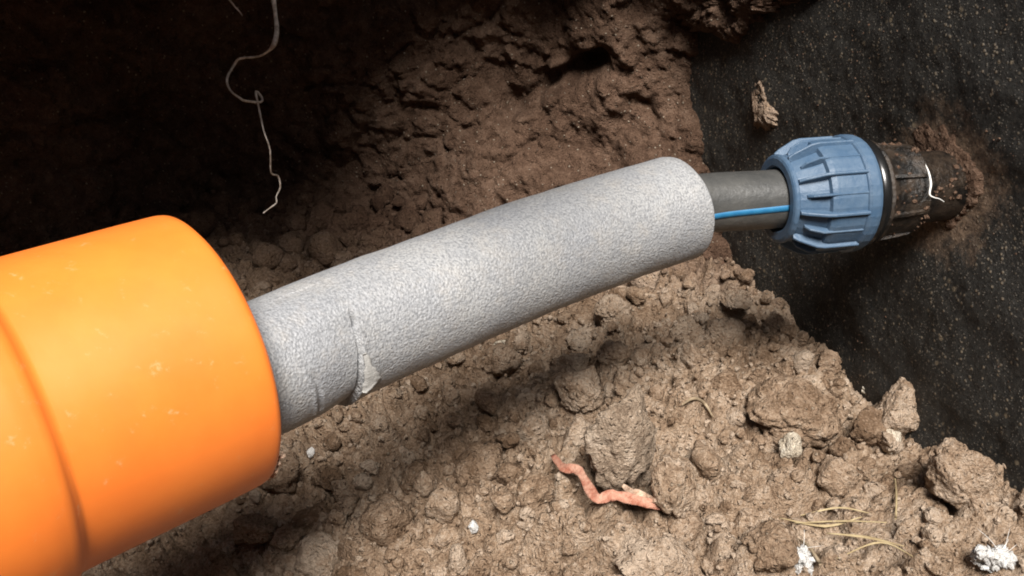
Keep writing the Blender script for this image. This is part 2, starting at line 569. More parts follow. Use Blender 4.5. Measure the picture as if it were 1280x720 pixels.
PB = np.stack([bx[:, None] + nx[:, None] * OFF, by[:, None] + ny[:, None] * OFF, np.broadcast_to(zz, OFF.shape)], -1)
NB = normals_of_grid(PB)
mid = (200, 80)
if NB[mid][1] > 0: NB = -NB
d = 0.045 * fbm(PB * 5.0, 3, 61) + 0.012 * (lumps(PB * np.array([1, 1, 1.35]), 0.085, 62) - 0.3)
pat = 0.5 + 0.5 * np.clip(1.8 * vnoise(PB * 8.0, 63), -1, 1)
d = d + 0.0065 * lumps(PB, 0.036, 64) * (0.2 + 1.0 * pat) + 0.0052 * lumps(PB, 0.013, 65) * (0.35 + 0.8 * pat) + 0.0075 * fbm(PB / 0.028, 5, 66, 0.62)
# a ragged gouge across the bank
ga, gb_ = at(632, 150, 0.86), at(745, 84, 0.86)
gd = gb_ - ga
gt_ = np.clip(((PB - ga) @ gd) / (gd @ gd), 0, 1)
gl = np.sqrt((PB[..., 0] - ga[0] - gt_ * gd[0]) ** 2 + (PB[..., 2] - ga[2] - gt_ * gd[2]) ** 2)
d = d - 0.045 * np.exp(-(gl / (0.011 + 0.006 * fbm(PB / 0.03, 2, 68))) ** 2)
edge = sstep(0.0, 0.14, su)[:, None]                        # keep to the line where the bank meets the wall
d = d * (0.35 + 0.65 * edge)
PB = PB + NB * d[..., None]
fb = grid_faces(len(su), len(sv))
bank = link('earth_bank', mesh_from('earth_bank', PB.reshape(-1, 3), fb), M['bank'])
tag(bank, 'dark brown overhanging earth bank behind the pipes', kind='structure')

# open ground behind and around the pit, far enough to close the horizon
def sheet(name, x0, x1, y0, y1, z, n=40):
    xs = np.linspace(x0, x1, n); ys = np.linspace(y0, y1, n)
    a, b_ = np.meshgrid(xs, ys, indexing='ij')
    h = z + 0.03 * fbm(np.stack([a * 1.5, b_ * 1.5, 0 * a], -1), 3, 9)
    return mesh_from(name, np.stack([a, b_, h], -1).reshape(-1, 3), grid_faces(n, n))
field = link('field', sheet('field', -30, 30, -60, -1.22, 0.44), M['soil'])
tag(field, 'bare earth beyond the pit edge', kind='structure')

# ------------------------------------------------------------------ the coated wall
def wall_mesh():
    ts = np.concatenate([np.arange(-0.45, -0.36, 0.03), np.arange(-0.36, 0.36, 0.0024), np.arange(0.36, 1.6, 0.05)])
    zs = np.concatenate([np.arange(-0.60, -0.46, 0.03), np.arange(-0.46, -0.04, 0.0024), np.arange(-0.04, 0.62, 0.05)])
    T_, Z_ = np.meshgrid(ts, zs, indexing='ij')
    base = WN * WALL_D
    t0 = float(np.dot(WALL_ENTRY, WT))
    P = base + (T_[..., None] + t0) * WT + Z_[..., None] * np.array([0, 0, 1.0])
    dd = 0.0035 * fbm(P * 14, 3, 71) + 0.0004 * fbm(P / 0.006, 3, 72, 0.65) + 0.0004 * np.clip(lumps(P, 0.010, 73), 0, 1)
    F = P - WN * dd[..., None]
    n, m_ = T_.shape
    V = [F.reshape(-1, 3)]
    faces = [list(f) for f in grid_faces(n, m_)]
    # the wall's thickness: back and edges
    back = np.array([F[0, 0], F[-1, 0], F[-1, -1], F[0, -1]]) + WN * 0.24
    V.append(back); b0 = n * m_
    rim = [(i, 0) for i in range(n)], [(n - 1, j) for j in range(m_)], [(i, m_ - 1) for i in range(n - 1, -1, -1)], [(0, j) for j in range(m_ - 1, -1, -1)]
    for k, side in enumerate(rim):
        ids = [i * m_ + j for i, j in side]
        faces.append(ids[::-1] + [b0 + k, b0 + (k + 1) % 4])
    faces.append([b0, b0 + 1, b0 + 2, b0 + 3])
    return mesh_from('foundation_wall', np.concatenate(V), faces)
wall = link('foundation_wall', wall_mesh(), M['bitumen'])
tag(wall, 'black bitumen coated foundation wall flecked with soil', 'wall')

def wall_hit(u, v):
    r = ray(u, v)
    return r * (WALL_D / float(np.dot(r, WN)))

# ------------------------------------------------------------------ clods
ICO = {}
def ico(sub):
    if sub not in ICO:
        import bmesh
        bm = bmesh.new()
        bmesh.ops.create_icosphere(bm, subdivisions=sub, radius=1.0)
        V = np.array([v.co[:] for v in bm.verts]); F = np.array([[v.index for v in f.verts] for f in bm.faces])
        bm.free()
        ICO[sub] = (V, F)
    return ICO[sub]

def clod_mesh(name, seed, sub=4, planes=11, rough=1.0, flat=1.0):
    V, F = ico(sub)
    g = np.random.default_rng(seed)
    n = g.normal(size=(planes, 3)); n /= np.linalg.norm(n, axis=1, keepdims=True)
    dd = g.uniform(0.62, 1.0, planes)
    c = V @ n.T
    rr = np.where(c > 0.05, dd / np.maximum(c, 0.05), 9)
    k = 16.0
    r = -np.log(np.exp(-k * rr).sum(1) + np.exp(-k * 1.15)) / k
    P = V * r[:, None]
    off = g.uniform(0, 50, 3)
    dis = 0.10 * fbm(P * 1.7 + off, 3, seed) + rough * (0.14 * (lumps(P + off, 0.75, seed + 3) - 0.35) + 0.065 * lumps(P + off, 0.27, seed + 5) + 0.04 * fbm(P * 9 + off, 4, seed + 7, 0.65))
    P = P + V * dis[:, None]
    P[:, 2] *= flat
    P /= np.abs(P).max()
    return mesh_from(name, P, F)

CL_HI = [clod_mesh('soil_clod', 100 + i, 5, 9 + i % 4) for i in range(6)]
CL_LO = [clod_mesh('soil_clod', 200 + i, 4, 8 + i % 5, 1.0, (1.0, 0.8, 0.7)[i % 3]) for i in range(14)]
for me in CL_LO: me.materials.append(M['clod'])

def place_clod(me, p, size, rot, mat, parent=None, name='soil_clod'):
    if len(me.materials) == 0 or me.materials[0] != mat:
        me = me.copy(); me.materials.clear(); me.materials.append(mat)
    o = link(name, me, None, parent, tuple(p))
    o.scale = size
    o.rotation_euler = rot
    return o

# loose lumps one can point at: (label, name, category, px, py, width px, height px, variant, material, turn, sink)
NAMED = [
 ('large grey brown clod standing behind the pink strip', 770, 560, 74, 136, 4, 'grey_clod', 2.3, -0.30),
 ('broad flat slab of soil leaning on the wall foot', 985, 508, 150, 82, 1, 'clod', 0.9, 0.12),
 ('upright clod at the wall foot beside the pale pebble', 1118, 512, 70, 84, 2, 'clod', 1.7, 0.10),
 ('rounded clod wedged between the flat slab and upright clod', 1083, 532, 48, 66, 3, 'clod', 2.2, 0.05),
 ('thick blocky clod against the wall at far right', 1192, 580, 84, 82, 4, 'clod', 0.4, 0.08),
 ('cracked pale clod to the right of the pink strip', 843, 596, 66, 92, 5, 'clod', 2.9, 0.2),
 ('blocky clod in front of the grey clod and right of pink strip', 858, 652, 60, 50, 3, 'clod', 1.1, 0.35),
 ('round clod left of the tip of the pink strip', 672, 610, 60, 56, 3, 'clod', 0.7, 0.2),
 ('smooth tan stone under the far end of the foam sleeve', 918, 376, 44, 34, 2, 'clod', 0.2, 0.1),
 ('flat clod under the sleeve above a dark crack', 765, 386, 62, 42, 1, 'clod', 2.5, 0.15),
 ('wide lump of soil below the pink strip', 800, 690, 110, 60, 0, 'clod', 2.0, 0.3),
 ('round lump of soil left of the white fluff', 960, 678, 76, 70, 5, 'clod', 1.2, 0.25),
 ('lump of soil in the dark shadow below the sleeve', 722, 478, 70, 54, 4, 'clod', 1.9, 0.2),
]
for (lab, u, v, w, h, k, mt, turn, sink) in NAMED:
    base = on_floor(u, v + h * 0.35)
    dep = base[1] * CS - base[2] * SN
    sx, sz = w * dep / FPX / 2, h * dep / FPX / 2 / 0.95
    c = base + np.array([0, 0, sz * (0.75 - sink)])
    o = place_clod(CL_HI[k], c, (sx, (sx + sz) * 0.5, sz), (0, 0, turn if k != 1 else 0), M[mt])
    tag(o, lab, 'clod', 'loose soil clods on the pit floor')

PEB = [
 ('white chalky pebble below the flat soil slab', 986, 566, 34, 44, 'pale_stone'),
 ('small pale pebble at the wall foot behind the upright clod', 1084, 490, 20, 16, 'pale_stone'),
 ('pale flake of stone leaning under the upright clod', 1113, 552, 26, 44, 'pale_stone'),
 ('small white pebble in the shadow near the drain pipe rim', 388, 569, 18, 16, 'fluff'),
 ('small white pebble lying left of the pink strip', 592, 662, 20, 18, 'fluff'),
 ('pale pebble under the lower edge of the foam sleeve', 625, 436, 26, 20, 'pale_stone'),
 ('tiny tan pebble at the foot of the wall on far right', 1268, 597, 16, 14, 'clod'),
]
for i, (lab, u, v, w, h, mt) in enumerate(PEB):
    base = on_floor(u, v)
    dep = base[1] * CS - base[2] * SN
    s = 0.5 * dep / FPX
    o = place_clod(CL_LO[(i * 3) % 14], base + np.array([0, 0, h * s * 0.35]), (w * s, (w + h) * s * 0.5, h * s), (0.3 * i, 0.2, i * 1.3), M[mt], None, 'pebble')
    tag(o, lab, 'pebble', 'pale pebbles in the soil')

KEEP = [(692, 594, .012), (712, 608, .012), (730, 628, .012), (750, 643, .013), (775, 652, .014), (800, 650, .014), (825, 652, .012), (990, 690, .020), (992, 704, .020), (1238, 690, .022), (1238, 703, .022),
        (986, 566, .014), (1084, 490, .010), (388, 569, .010), (592, 662, .010), (625, 436, .010), (870, 512, .012), (888, 520, .010), (770, 600, .018), (1118, 630, .010)] + \
       [(u, v, .007) for u in range(985, 1140, 16) for v in (655, 672, 688, 702)]
KEEP = [(*on_floor(u, v)[:2], r_) for u, v, r_ in KEEP]
def kept(x, y, s_):
    return any((x - a_) ** 2 + (y - b_) ** 2 < (r_ + 0.6 * s_) ** 2 for a_, b_, r_ in KEEP)
# soil clods of the floor, each a piece of the ground
g = np.random.default_rng(5)
cnt = 0
tries = 0
spots = []
while cnt < 285 and tries < 6000:
    tries += 1
    u, v = g.uniform(230, 1290), g.uniform(330, 735)
    p = on_floor(u, v)
    foot = cnt < 40
    if foot:                                   # first a row of bigger ones along the foot of the wall
        q_ = WN * (WALL_D - g.uniform(0.006, 0.045)) + WT * g.uniform(-0.62, -0.28)
        p = np.array([q_[0], q_[1], floor_z(q_[0], q_[1])])
    if p[1] > 0.84 or np.dot(p, WN) > WALL_D - 0.004:
        continue
    s = 0.0048 * math.exp(g.uniform(0, 1.25) ** 1.5)
    if foot: s = g.uniform(0.006, 0.0135)
    if kept(p[0], p[1], s): continue
    if any((p[0] - q[0]) ** 2 + (p[1] - q[1]) ** 2 < (0.75 * (s + q[2])) ** 2 for q in spots):
        continue
    spots.append((p[0], p[1], s))
    e = g.uniform(0.75, 1.25, 3)
    place_clod(CL_LO[int(g.integers(14))], p + np.array([0, 0, s * g.uniform(-0.05, 0.45)]), tuple(s * e), tuple(g.uniform(0, 6.28, 3)), M['clod'], ground)
    cnt += 1

# middling clods past the ones built singly, joined
VV, FF = [], []
nv = 0
protos = [clod_mesh('tmp', 500 + i, 2, 7 + i % 4, 0.9) for i in range(10)]
PV = [np.array([v.co[:] for v in m_.vertices]) for m_ in protos]
PF = [np.array([f.vertices[:] for f in m_.polygons]) for m_ in protos]
for m_ in protos: bpy.data.meshes.remove(m_)
for k in range(1900):
    if k < 1500:
        x, y = g.uniform(-0.33, 0.45), g.uniform(0.33, 0.80)
        if vnoise(np.array([[x * 14, y * 14, 1.0]]), 31)[0] < g.uniform(-0.9, 0.25): continue
        sz = 0.0022 * math.exp(g.uniform(0, 1.05))
    else:
        x = g.uniform(-0.45, 0.16); y = 0.80 + g.normal(0, 0.035)
        sz = 0.0035 * math.exp(g.uniform(0, 1.5))
    if x * WN[0] + y * WN[1] > WALL_D - 0.003 or kept(x, y, sz): continue
    kk = int(g.integers(10))
    e_ = np.array(Matrix.Rotation(g.uniform(0, 6.28), 3, Vector(g.normal(size=3)).normalized()))
    VV.append((PV[kk] * g.uniform(0.7, 1.2, 3)) @ e_.T * sz + np.array([x, y, floor_z(x, y) + sz * g.uniform(0.0, 0.5)]))
    FF.append(PF[kk] + nv); nv += len(PV[kk])
o = link('small_clods', mesh_from('small_clods', np.concatenate(VV), np.concatenate(FF)), M['clod'], ground)
o['kind'] = 'stuff'

# crumbs too small to pick apart
def crumbs(name, centres, sizes, seed, sub=1):
    V, F = ico(sub)
    gg = np.random.default_rng(seed)
    vs, fs = [], []
    for k, (c, s) in enumerate(zip(centres, sizes)):
        q = V * gg.uniform(0.6, 1.25, (len(V), 1)) * gg.uniform(0.6, 1.2, 3)
        vs.append(q * s + c); fs.append(F + k * len(V))
    return mesh_from(name, np.concatenate(vs), np.concatenate(fs), False)
cs, ss = [], []
for k in range(7000):
    x, y = g.uniform(-0.34, 0.46), g.uniform(0.32, 0.86)
    if x * WN[0] + y * WN[1] > WALL_D - 0.002: continue
    s = 0.0010 * math.exp(g.uniform(0, 1.15))
    cs.append((x, y, floor_z(x, y) + s * 0.3)); ss.append(s)
cr = link('soil_crumbs', crumbs('soil_crumbs', np.array(cs), ss, 3), M['clod'], ground)
cr['kind'] = 'stuff'

# grit stuck on the coated wall
cs, ss = [], []
for k in range(1500):
    u, v = g.uniform(870, 1300), g.uniform(-20, 640)
    p = wall_hit(u, v)
    if vnoise(p[None] * 24, 91)[0] < g.uniform(-0.9, 0.5): continue
    cs.append(p - WN * 0.0012); ss.append(0.0003 * math.exp(g.uniform(0, 1.1)))
gr = link('grit', crumbs('grit', np.array(cs), ss, 4), M['bank'], wall)
gr['kind'] = 'stuff'

# a lump of earth stuck to the wall, and earth packed round the pipe entry
def wall_patch(name, outline, thick, mat, label, cat, seed, grain=1.0):
    """lump bounded by an outline given as wall points; domed towards the viewer"""
    O = np.array([wall_hit(u, v) for u, v in outline])
    O = catmull(np.vstack([O, O[:1]]), 16)[:-1]
    c = O.mean(0)
    rings = []
    for k, f in enumerate(np.linspace(1.0, 0.0, 26)):
        q = c + (O - c) * max(f, 0.02)
        jag = 1 + 0.16 * fbm(O * 130, 3, seed)[:, None] * f
        q = c + (q - c) * jag
        th = thick * (1 - f ** 4) * (0.75 + 0.7 * fbm(q * 60, 3, seed + 2)) + grain * (0.0030 * lumps(q, 0.007, seed + 4) + 0.0012 * fbm(q * 300, 3, seed + 6))
        rings.append(q - WN * (np.clip(th, -0.001, None)[:, None] + (0.003 * grain if f < 1 else -0.004)))
    P = np.array(rings)
    n, m_ = P.shape[:2]
    V = np.concatenate([P.reshape(-1, 3), P[-1].mean(0)[None]])
    F = [list(f) for f in grid_faces(n, m_, True)] + [[(n - 1) * m_ + j, (n - 1) * m_ + (j + 1) % m_, n * m_] for j in range(m_)]
    o = link(name, mesh_from(name, V, F), mat)
    return tag(o, label, cat)
wall_patch('soil_lump', [(946, 100), (953, 97), (960, 108), (967, 128), (977, 143), (974, 158), (962, 163), (950, 158), (947, 140), (943, 118)],
           0.0045, M['clod'], 'small lump of earth stuck high on the black wall', 'soil', 300, 0.4)
wall_patch('soil_smear', [(1140, 178), (1150, 158), (1178, 160), (1200, 178), (1216, 205), (1222, 240), (1204, 272), (1180, 282), (1160, 268), (1150, 225)],
           0.0016, M['bank'], 'earth smeared on the wall round the black fitting', 'soil', 310, 0.22)

wall_patch('soil_smear', [(800, -60), (840, 10), (868, 36), (890, 40), (908, 46), (920, 54), (932, 44), (944, 30), (958, 22), (975, 12), (1000, 2), (1030, -20), (1050, -70), (920, -100)],
           0.010, M['bank'], 'earth clinging to the top of the black wall beside the bank', 'soil', 320)

# ------------------------------------------------------------------ orange drain pipe
def orange_pipe():
    # t runs back from the rim, away from the sleeve
    prof_out = [(0.000, 0.0590), (0.0004, 0.0603), (0.0015, 0.0613), (0.004, 0.0618), (0.02, 0.0620), (0.045, 0.0620), (0.074, 0.0620), (0.0800, 0.0621),
                (0.0804, 0.0625), (0.0814, 0.0640), (0.084, 0.0656), (0.090, 0.0666), (0.097, 0.0670), (0.113, 0.0671), (0.122, 0.0666), (0.128, 0.0652), (0.134, 0.0628), (0.140, 0.0618),
                (0.175, 0.0614), (0.186, 0.0600), (0.196, 0.0560), (0.202, 0.0550), (0.36, 0.0550), (0.60, 0.0550)]
    prof_in = [(0.60, 0.0518), (0.2, 0.0518), (0.18, 0.0575), (0.01, 0.0580), (0.000, 0.0590)]
    # resample the outside
    po = np.array(prof_out)
    tt = np.concatenate([np.linspace(0, 0.012, 8), np.linspace(0.014, 0.22, 110), np.linspace(0.23, 0.60, 20)])
    pr = [(t, float(np.interp(t, po[:, 0], po[:, 1]))) for t in tt] + prof_in
    pr = [(-t, r) for t, r in pr]
    return lathe('pipe_wall', pr, 160, RIM, ORANGE_DIR)
drain = empty('drain_pipe', tuple(RIM - ORANGE_DIR * 0.2 - np.array([0, 0, 0.062])))
tag(drain, 'orange plastic drain pipe with a beaded socket round the grey sleeve', 'pipe')
inv = Matrix.Translation(drain.location).inverted()
def child(name, me, mat, parent):
    """link a mesh given in world coordinates under a parent without moving it"""
    o = link(name, me, mat, parent)
    w = Vector(parent.location)
    pp = parent.parent
    while pp: w += Vector(pp.location); pp = pp.parent
    o.matrix_parent_inverse = Matrix.Translation(w).inverted()
    return o
pw = child('pipe_wall', orange_pipe(), M['orange'], drain)
# ragged burr on the cut rim
bp = []
AXS = np.cross(ORANGE_DIR, [0, 0, 1]); AXS /= np.linalg.norm(AXS); AXU = np.cross(AXS, ORANGE_DIR)
for k, a in enumerate(np.linspace(1.95, 2.45, 14)):
    rr_ = 0.0606 + 0.0009 * math.sin(k * 2.3)
    bp.append(RIM + ORANGE_DIR * (0.0004 + 0.0007 * math.sin(k * 1.7)) + rr_ * (math.cos(a) * AXU + math.sin(a) * AXS))
burr = child('burr', free_tube('burr', bp, 0.0004 + 0.0005 * np.abs(np.sin(np.arange(14) * 1.9)), 6, 4), M['pink_pale'], drain)

# ------------------------------------------------------------------ water pipe and foam sleeve
def hermite(p0, t0, p1, t1, n):
    s = np.linspace(0, 1, n)[:, None]
    return (2 * s ** 3 - 3 * s ** 2 + 1) * p0 + (s ** 3 - 2 * s ** 2 + s) * t0 + (-2 * s ** 3 + 3 * s ** 2) * p1 + (s ** 3 - s ** 2) * t1
def azv(deg, z=0.0):
    v = np.array([math.cos(R(deg)), math.sin(R(deg)), z]); return v / np.linalg.norm(v)
Lc = np.linalg.norm(SLEEVE_END - SLEEVE_NEAR)
mainc = hermite(SLEEVE_NEAR, azv(41.5, 0.03) * Lc, SLEEVE_END, azv(31, 0.03) * Lc, 240)
pre = SLEEVE_NEAR - azv(41.5, 0.03) * np.linspace(0.09, 0.0, 40, endpoint=False)[:, None]
sleeve_axis = np.concatenate([pre, mainc])
sl = np.concatenate([[0], np.cumsum(np.linalg.norm(np.diff(sleeve_axis, axis=0), axis=1))])
S_NEAR = 0.09
S_END = sl[-1]
def resample(C, L, step):
    n = int(L[-1] / step)
    q = np.linspace(0, L[-1], n)
    return np.stack([np.interp(q, L, C[:, k]) for k in range(3)], -1), q
def smooth_curve(C, w):
    k = np.ones(w) / w
    h = w // 2
    return np.stack([np.convolve(np.concatenate([2 * C[0, i] - C[h:0:-1, i], C[:, i], 2 * C[-1, i] - C[-2:-h - 2:-1, i]]), k, 'valid') for i in range(3)], -1)

def sleeve_mesh():
    C, q0 = resample(sleeve_axis, sl, 0.0010)
    Tf, Sf, Uf = frames_along(C)
    sb = S_NEAR + TEAR_S
    q = np.unique(np.round(np.concatenate([np.arange(0, sb - 0.006, 0.0009), sb + np.arange(-0.006, 0.008, 0.00025), np.arange(sb + 0.008, S_END - 0.012, 0.0009), np.linspace(S_END - 0.012, S_END, 26)]), 6))
    ns = 300
    a = np.linspace(0, 2 * np.pi, ns, endpoint=False)
    A, Q = np.meshgrid(a, q)
    r = np.full(Q.shape, 0.0302)
    cyl = np.stack([np.cos(A) * 0.031, np.sin(A) * 0.031, Q], -1)
    r += 0.0007 * fbm(cyl * 22, 3, 401) + 0.00005 * fbm(cyl * np.array([700, 700, 420]), 2, 402, 0.6)
    # the cut end, a little crushed on top
    e = S_END - Q
    r -= 0.0014 * np.clip(1 - e / 0.0016, 0, 1) ** 2 + 0.0016 * np.exp(-((np.minimum(A, 2 * np.pi - A) - 0.1) / 0.6) ** 2) * np.clip(1 - e / 0.006, 0, 1)
    # tear: grid lines follow the split; the near side is sunk, the far side stands proud with a ragged lip
    x = Q - sb
    shift = TEAR_DRIFT(A) + 0.0005 * fbm(np.stack([np.cos(A) * 5, np.sin(A) * 5, 0 * A], -1), 3, 405)
    span = sstep(0.62, 0.95, A) * sstep(3.1, 2.6, A)
    r -= span * 0.0026 * np.exp(-np.clip(-x, 0, 1) / 0.014) * (x < 0.0004)
    open_ = 0.0008
    r -= span * 0.0060 * (np.abs(x) < open_)
    r += span * (x > 0) * (0.0014 + 0.0003 * fbm(np.stack([A * 9, Q * 120, 0 * A], -1), 2, 406)) * np.exp(-np.clip(x, 0, 1) / 0.0055)
    # a short pinch between the tear and the orange rim
    sp2 = sstep(1.15, 1.5, A) * sstep(2.25, 2.1, A)
    x2 = Q - (sb - 0.026 + 0.006 * (A - 1.6) + 0.0010 * fbm(np.stack([A * 6, 0 * A, 0 * A + 5], -1), 2, 407))
    r += sp2 * (0.0009 * np.exp(-(x2 / 0.0014) ** 2) - 0.0012 * np.exp(-((x2 - 0.0022) / 0.0014) ** 2))
    QS = np.clip(Q + shift * np.exp(-(x / 0.03) ** 2), 0, S_END)
    ip = lambda arr: np.stack([np.interp(QS, q0, arr[:, k]) for k in range(3)], -1)
    P = ip(C) + r[..., None] * (np.cos(A)[..., None] * ip(Uf) + np.sin(A)[..., None] * ip(Sf))
    n = len(C)
    bore = 0.0178
    ringc = lambda i, rad: C[i] + rad * (np.cos(a)[:, None] * Uf[i] + np.sin(a)[:, None] * Sf[i])
    P = np.concatenate([P, ringc(-1, 0.0225)[None], ringc(-1, bore)[None], ringc(n // 2, bore)[None], ringc(0, bore)[None], ringc(0, 0.0310)[None]])
    return mesh_from('sleeve_foam', P.reshape(-1, 3), grid_faces(len(P), ns, True)), C, q0
TEAR_DRIFT = lambda A: -0.0042 * (np.clip(A, 0, 3.2) - 1.2)
TEAR_S = 0.036
sm_, SC_, SQ = sleeve_mesh()
sleeve = empty('insulation_sleeve', tuple(SLEEVE_NEAR - np.array([0, 0, 0.031])))
tag(sleeve, 'grey foam insulation sleeve with a torn crease near the drain pipe', 'pipe insulation')
child('sleeve_foam', sm_, M['foam'], sleeve)

def on_sleeve(s, a, h=0.0):
    i = int(np.clip(np.searchsorted(SQ, S_NEAR + s), 1, len(SQ) - 2))
    T, S, U = frames_along(SC_[i - 1:i + 2])
    return SC_[i] + (0.0302 + h) * (math.cos(a) * U[1] + math.sin(a) * S[1])
# torn flap and ragged foam edge along the tear
def flap(name, pts, thick):
    """thin ragged piece: rows of points (outer edge, inner edge) with thickness"""
    top = np.array(pts); n = len(top)
    c = top.mean((0, 1))
    nrm = c - SC_[int(np.argmin(np.linalg.norm(SC_ - c, axis=1)))]
    nrm /= np.linalg.norm(nrm)
    lo = top - nrm * thick
    P = np.concatenate([top, lo[:, ::-1]], 1)
    F = [list(f) for f in grid_faces(n, P.shape[1], True)]
    m_ = P.shape[1]
    F.append(list(range(m_))[::-1]); F.append([(n - 1) * m_ + j for j in range(m_)])
    return mesh_from(name, P.reshape(-1, 3), F)
gg = np.random.default_rng(8)
def tear_piece(a0, a1, n, width, lift):
    rows = []
    for k, a in enumerate(np.linspace(a0, a1, n)):
        f = k / (n - 1)
        s0_ = TEAR_S - 0.0008 + float(TEAR_DRIFT(a))
        w = width(f)
        rows.append([on_sleeve(s0_ + x * w, a, lift(f, x)) for x in (0, 0.33, 0.67, 1.0)])
    return rows
child('torn_flap', flap('torn_flap', tear_piece(1.34, 1.96, 22, lambda f: 0.0016 + 0.0105 * f ** 1.3 * (1 if f < 0.74 else max(0.0, (1 - f) / 0.26)) + 0.0004 * math.sin(f * 17),
      lambda f, x: 0.0019 + 0.0016 * x * f), 0.0006), M['foam_torn'], sleeve)

# black water pipe with its blue stripe
tailc = hermite(SLEEVE_END, azv(27, 0.02) * 0.06, NUT_MOUTH, FIT_DIR * 0.06, 60)[1:]
inn = NUT_MOUTH + FIT_DIR * np.linspace(0.002, 0.05, 20)[:, None]
wp_axis = np.concatenate([sleeve_axis[20:], tailc, inn])
wl = np.concatenate([[0], np.cumsum(np.linalg.norm(np.diff(wp_axis, axis=0), axis=1))])
WC, WQ = resample(smooth_curve(wp_axis, 25), wl, 0.002)
water = empty('water_pipe', tuple(SLEEVE_END - np.array([0, 0, 0.0168])))
tag(water, 'black plastic water pipe with a blue stripe entering the nut', 'pipe')
PIPE_R = 0.0170
child('pipe_wall', capped_tube('pipe_wall', WC, np.full(len(WC), PIPE_R), 64), M['pe'], water)
T, S, U = frames_along(WC)
STRIPE_A = 1.62
tw = np.interp(np.arange(len(WC)), [len(WC) - 62, len(WC) - 22], [0.10, -0.16])
aa = STRIPE_A + tw[:, None] + np.array([-0.13, -0.10, 0, 0.10, 0.13])[None]
rr5 = np.array([PIPE_R - 0.001, PIPE_R + 0.0003, PIPE_R + 0.0003, PIPE_R + 0.0003, PIPE_R - 0.001])
PS = WC[:, None, :] + rr5[None, :, None] * (np.cos(aa)[:, :, None] * U[:, None, :] + np.sin(aa)[:, :, None] * S[:, None, :])
child('blue_stripe', mesh_from('blue_stripe', PS.reshape(-1, 3), grid_faces(len(WC), 5)), M['stripe'], water)

# ------------------------------------------------------------------ compression fitting
fit = empty('compression_fitting', tuple(NUT_MOUTH + FIT_DIR * 0.05 - np.array([0, 0, 0.034])))
tag(fit, 'ribbed blue nut on a black compression fitting in the wall', 'pipe fitting')
nut_prof = [(0.030, 0.0180), (0.004, 0.0180), (0.001, 0.0186), (0.0, 0.0196), (0.0, 0.0236), (0.0006, 0.0250), (0.0014, 0.0257), (0.0030, 0.0257), (0.0036, 0.0250), (0.0042, 0.0238),
            (0.010, 0.0258), (0.015, 0.0276), (0.0190, 0.0292), (0.0196, 0.0318), (0.0225, 0.0326), (0.026, 0.0327), (0.0400, 0.0326), (0.0405, 0.0336), (0.0418, 0.0345), (0.0465, 0.0343), (0.0485, 0.0335), (0.0495, 0.0315), (0.0495, 0.022)]
nut = child('nut', lathe('nut', nut_prof, 36, NUT_MOUTH, FIT_DIR, True, False), M['blue'], fit)
FS = np.cross(FIT_DIR, [0, 0, 1]); FS /= np.linalg.norm(FS); FU = np.cross(FS, FIT_DIR)
def rib_mesh(a, long):
    if long:
        prof = [(0.0036, 0.0268), (0.0065, 0.0290), (0.0160, 0.0338), (0.0205, 0.0347), (0.0412, 0.0347)]
        root = [(0.0036, 0.0245), (0.0065, 0.0240), (0.0160, 0.0280), (0.0205, 0.0305), (0.0412, 0.0318)]
    else:
        prof = [(0.0075, 0.0262), (0.0095, 0.0292), (0.0165, 0.0328), (0.0215, 0.0330), (0.0405, 0.0331)]
        root = [(0.0075, 0.0245), (0.0095, 0.0255), (0.0165, 0.0284), (0.0215, 0.0310), (0.0405, 0.0318)]
    w = 0.0009 if long else 0.0007
    e = np.cos(a) * FU + np.sin(a) * FS
    sd = -np.sin(a) * FU + np.cos(a) * FS
    ring = []
    for (t, r), (t2, r2) in zip(prof, root):
        ring.append([NUT_MOUTH + FIT_DIR * t2 + e * r2 - sd * w * 1.5, NUT_MOUTH + FIT_DIR * t + e * (r - 0.0004) - sd * w, NUT_MOUTH + FIT_DIR * t + e * r - sd * w * 0.5,
                     NUT_MOUTH + FIT_DIR * t + e * r + sd * w * 0.5, NUT_MOUTH + FIT_DIR * t + e * (r - 0.0004) + sd * w, NUT_MOUTH + FIT_DIR * t2 + e * r2 + sd * w * 1.5])
    P = np.array(ring)
    F = [list(f) for f in grid_faces(len(P), 6, True)]
    F.append(list(range(6))); F.append([(len(P) - 1) * 6 + j for j in range(6)][::-1])
    return mesh_from('rib', P.reshape(-1, 3), F, False)
NR = 18
for k in range(NR):
    a = 2 * math.pi * (k + 0.3) / NR
    o = link('rib', rib_mesh(a, k % 2 == 0), M['blue'], nut)
    o.matrix_parent_inverse = Matrix.Identity(4)
child('seal_ring', lathe('seal_ring', [(0.0490, 0.020), (0.0498, 0.0308), (0.0510, 0.0316), (0.0535, 0.0320), (0.0555, 0.0314), (0.0565, 0.029), (0.0568, 0.02)], 80, NUT_MOUTH, FIT_DIR), M['rubber'], fit)
body_prof = [(0.0560, 0.02), (0.0560, 0.0296), (0.0575, 0.0304), (0.0590, 0.0302), (0.0595, 0.0276), (0.0790, 0.0262), (0.0825, 0.0264), (0.0835, 0.0256), (0.0845, 0.0234), (0.0850, 0.0212), (FIT_LEN + 0.03, 0.0208), (FIT_LEN + 0.03, 0.01)]
bm_ = lathe('body', body_prof, 80, NUT_MOUTH, FIT_DIR)
child('body', bm_, M['body'], fit)
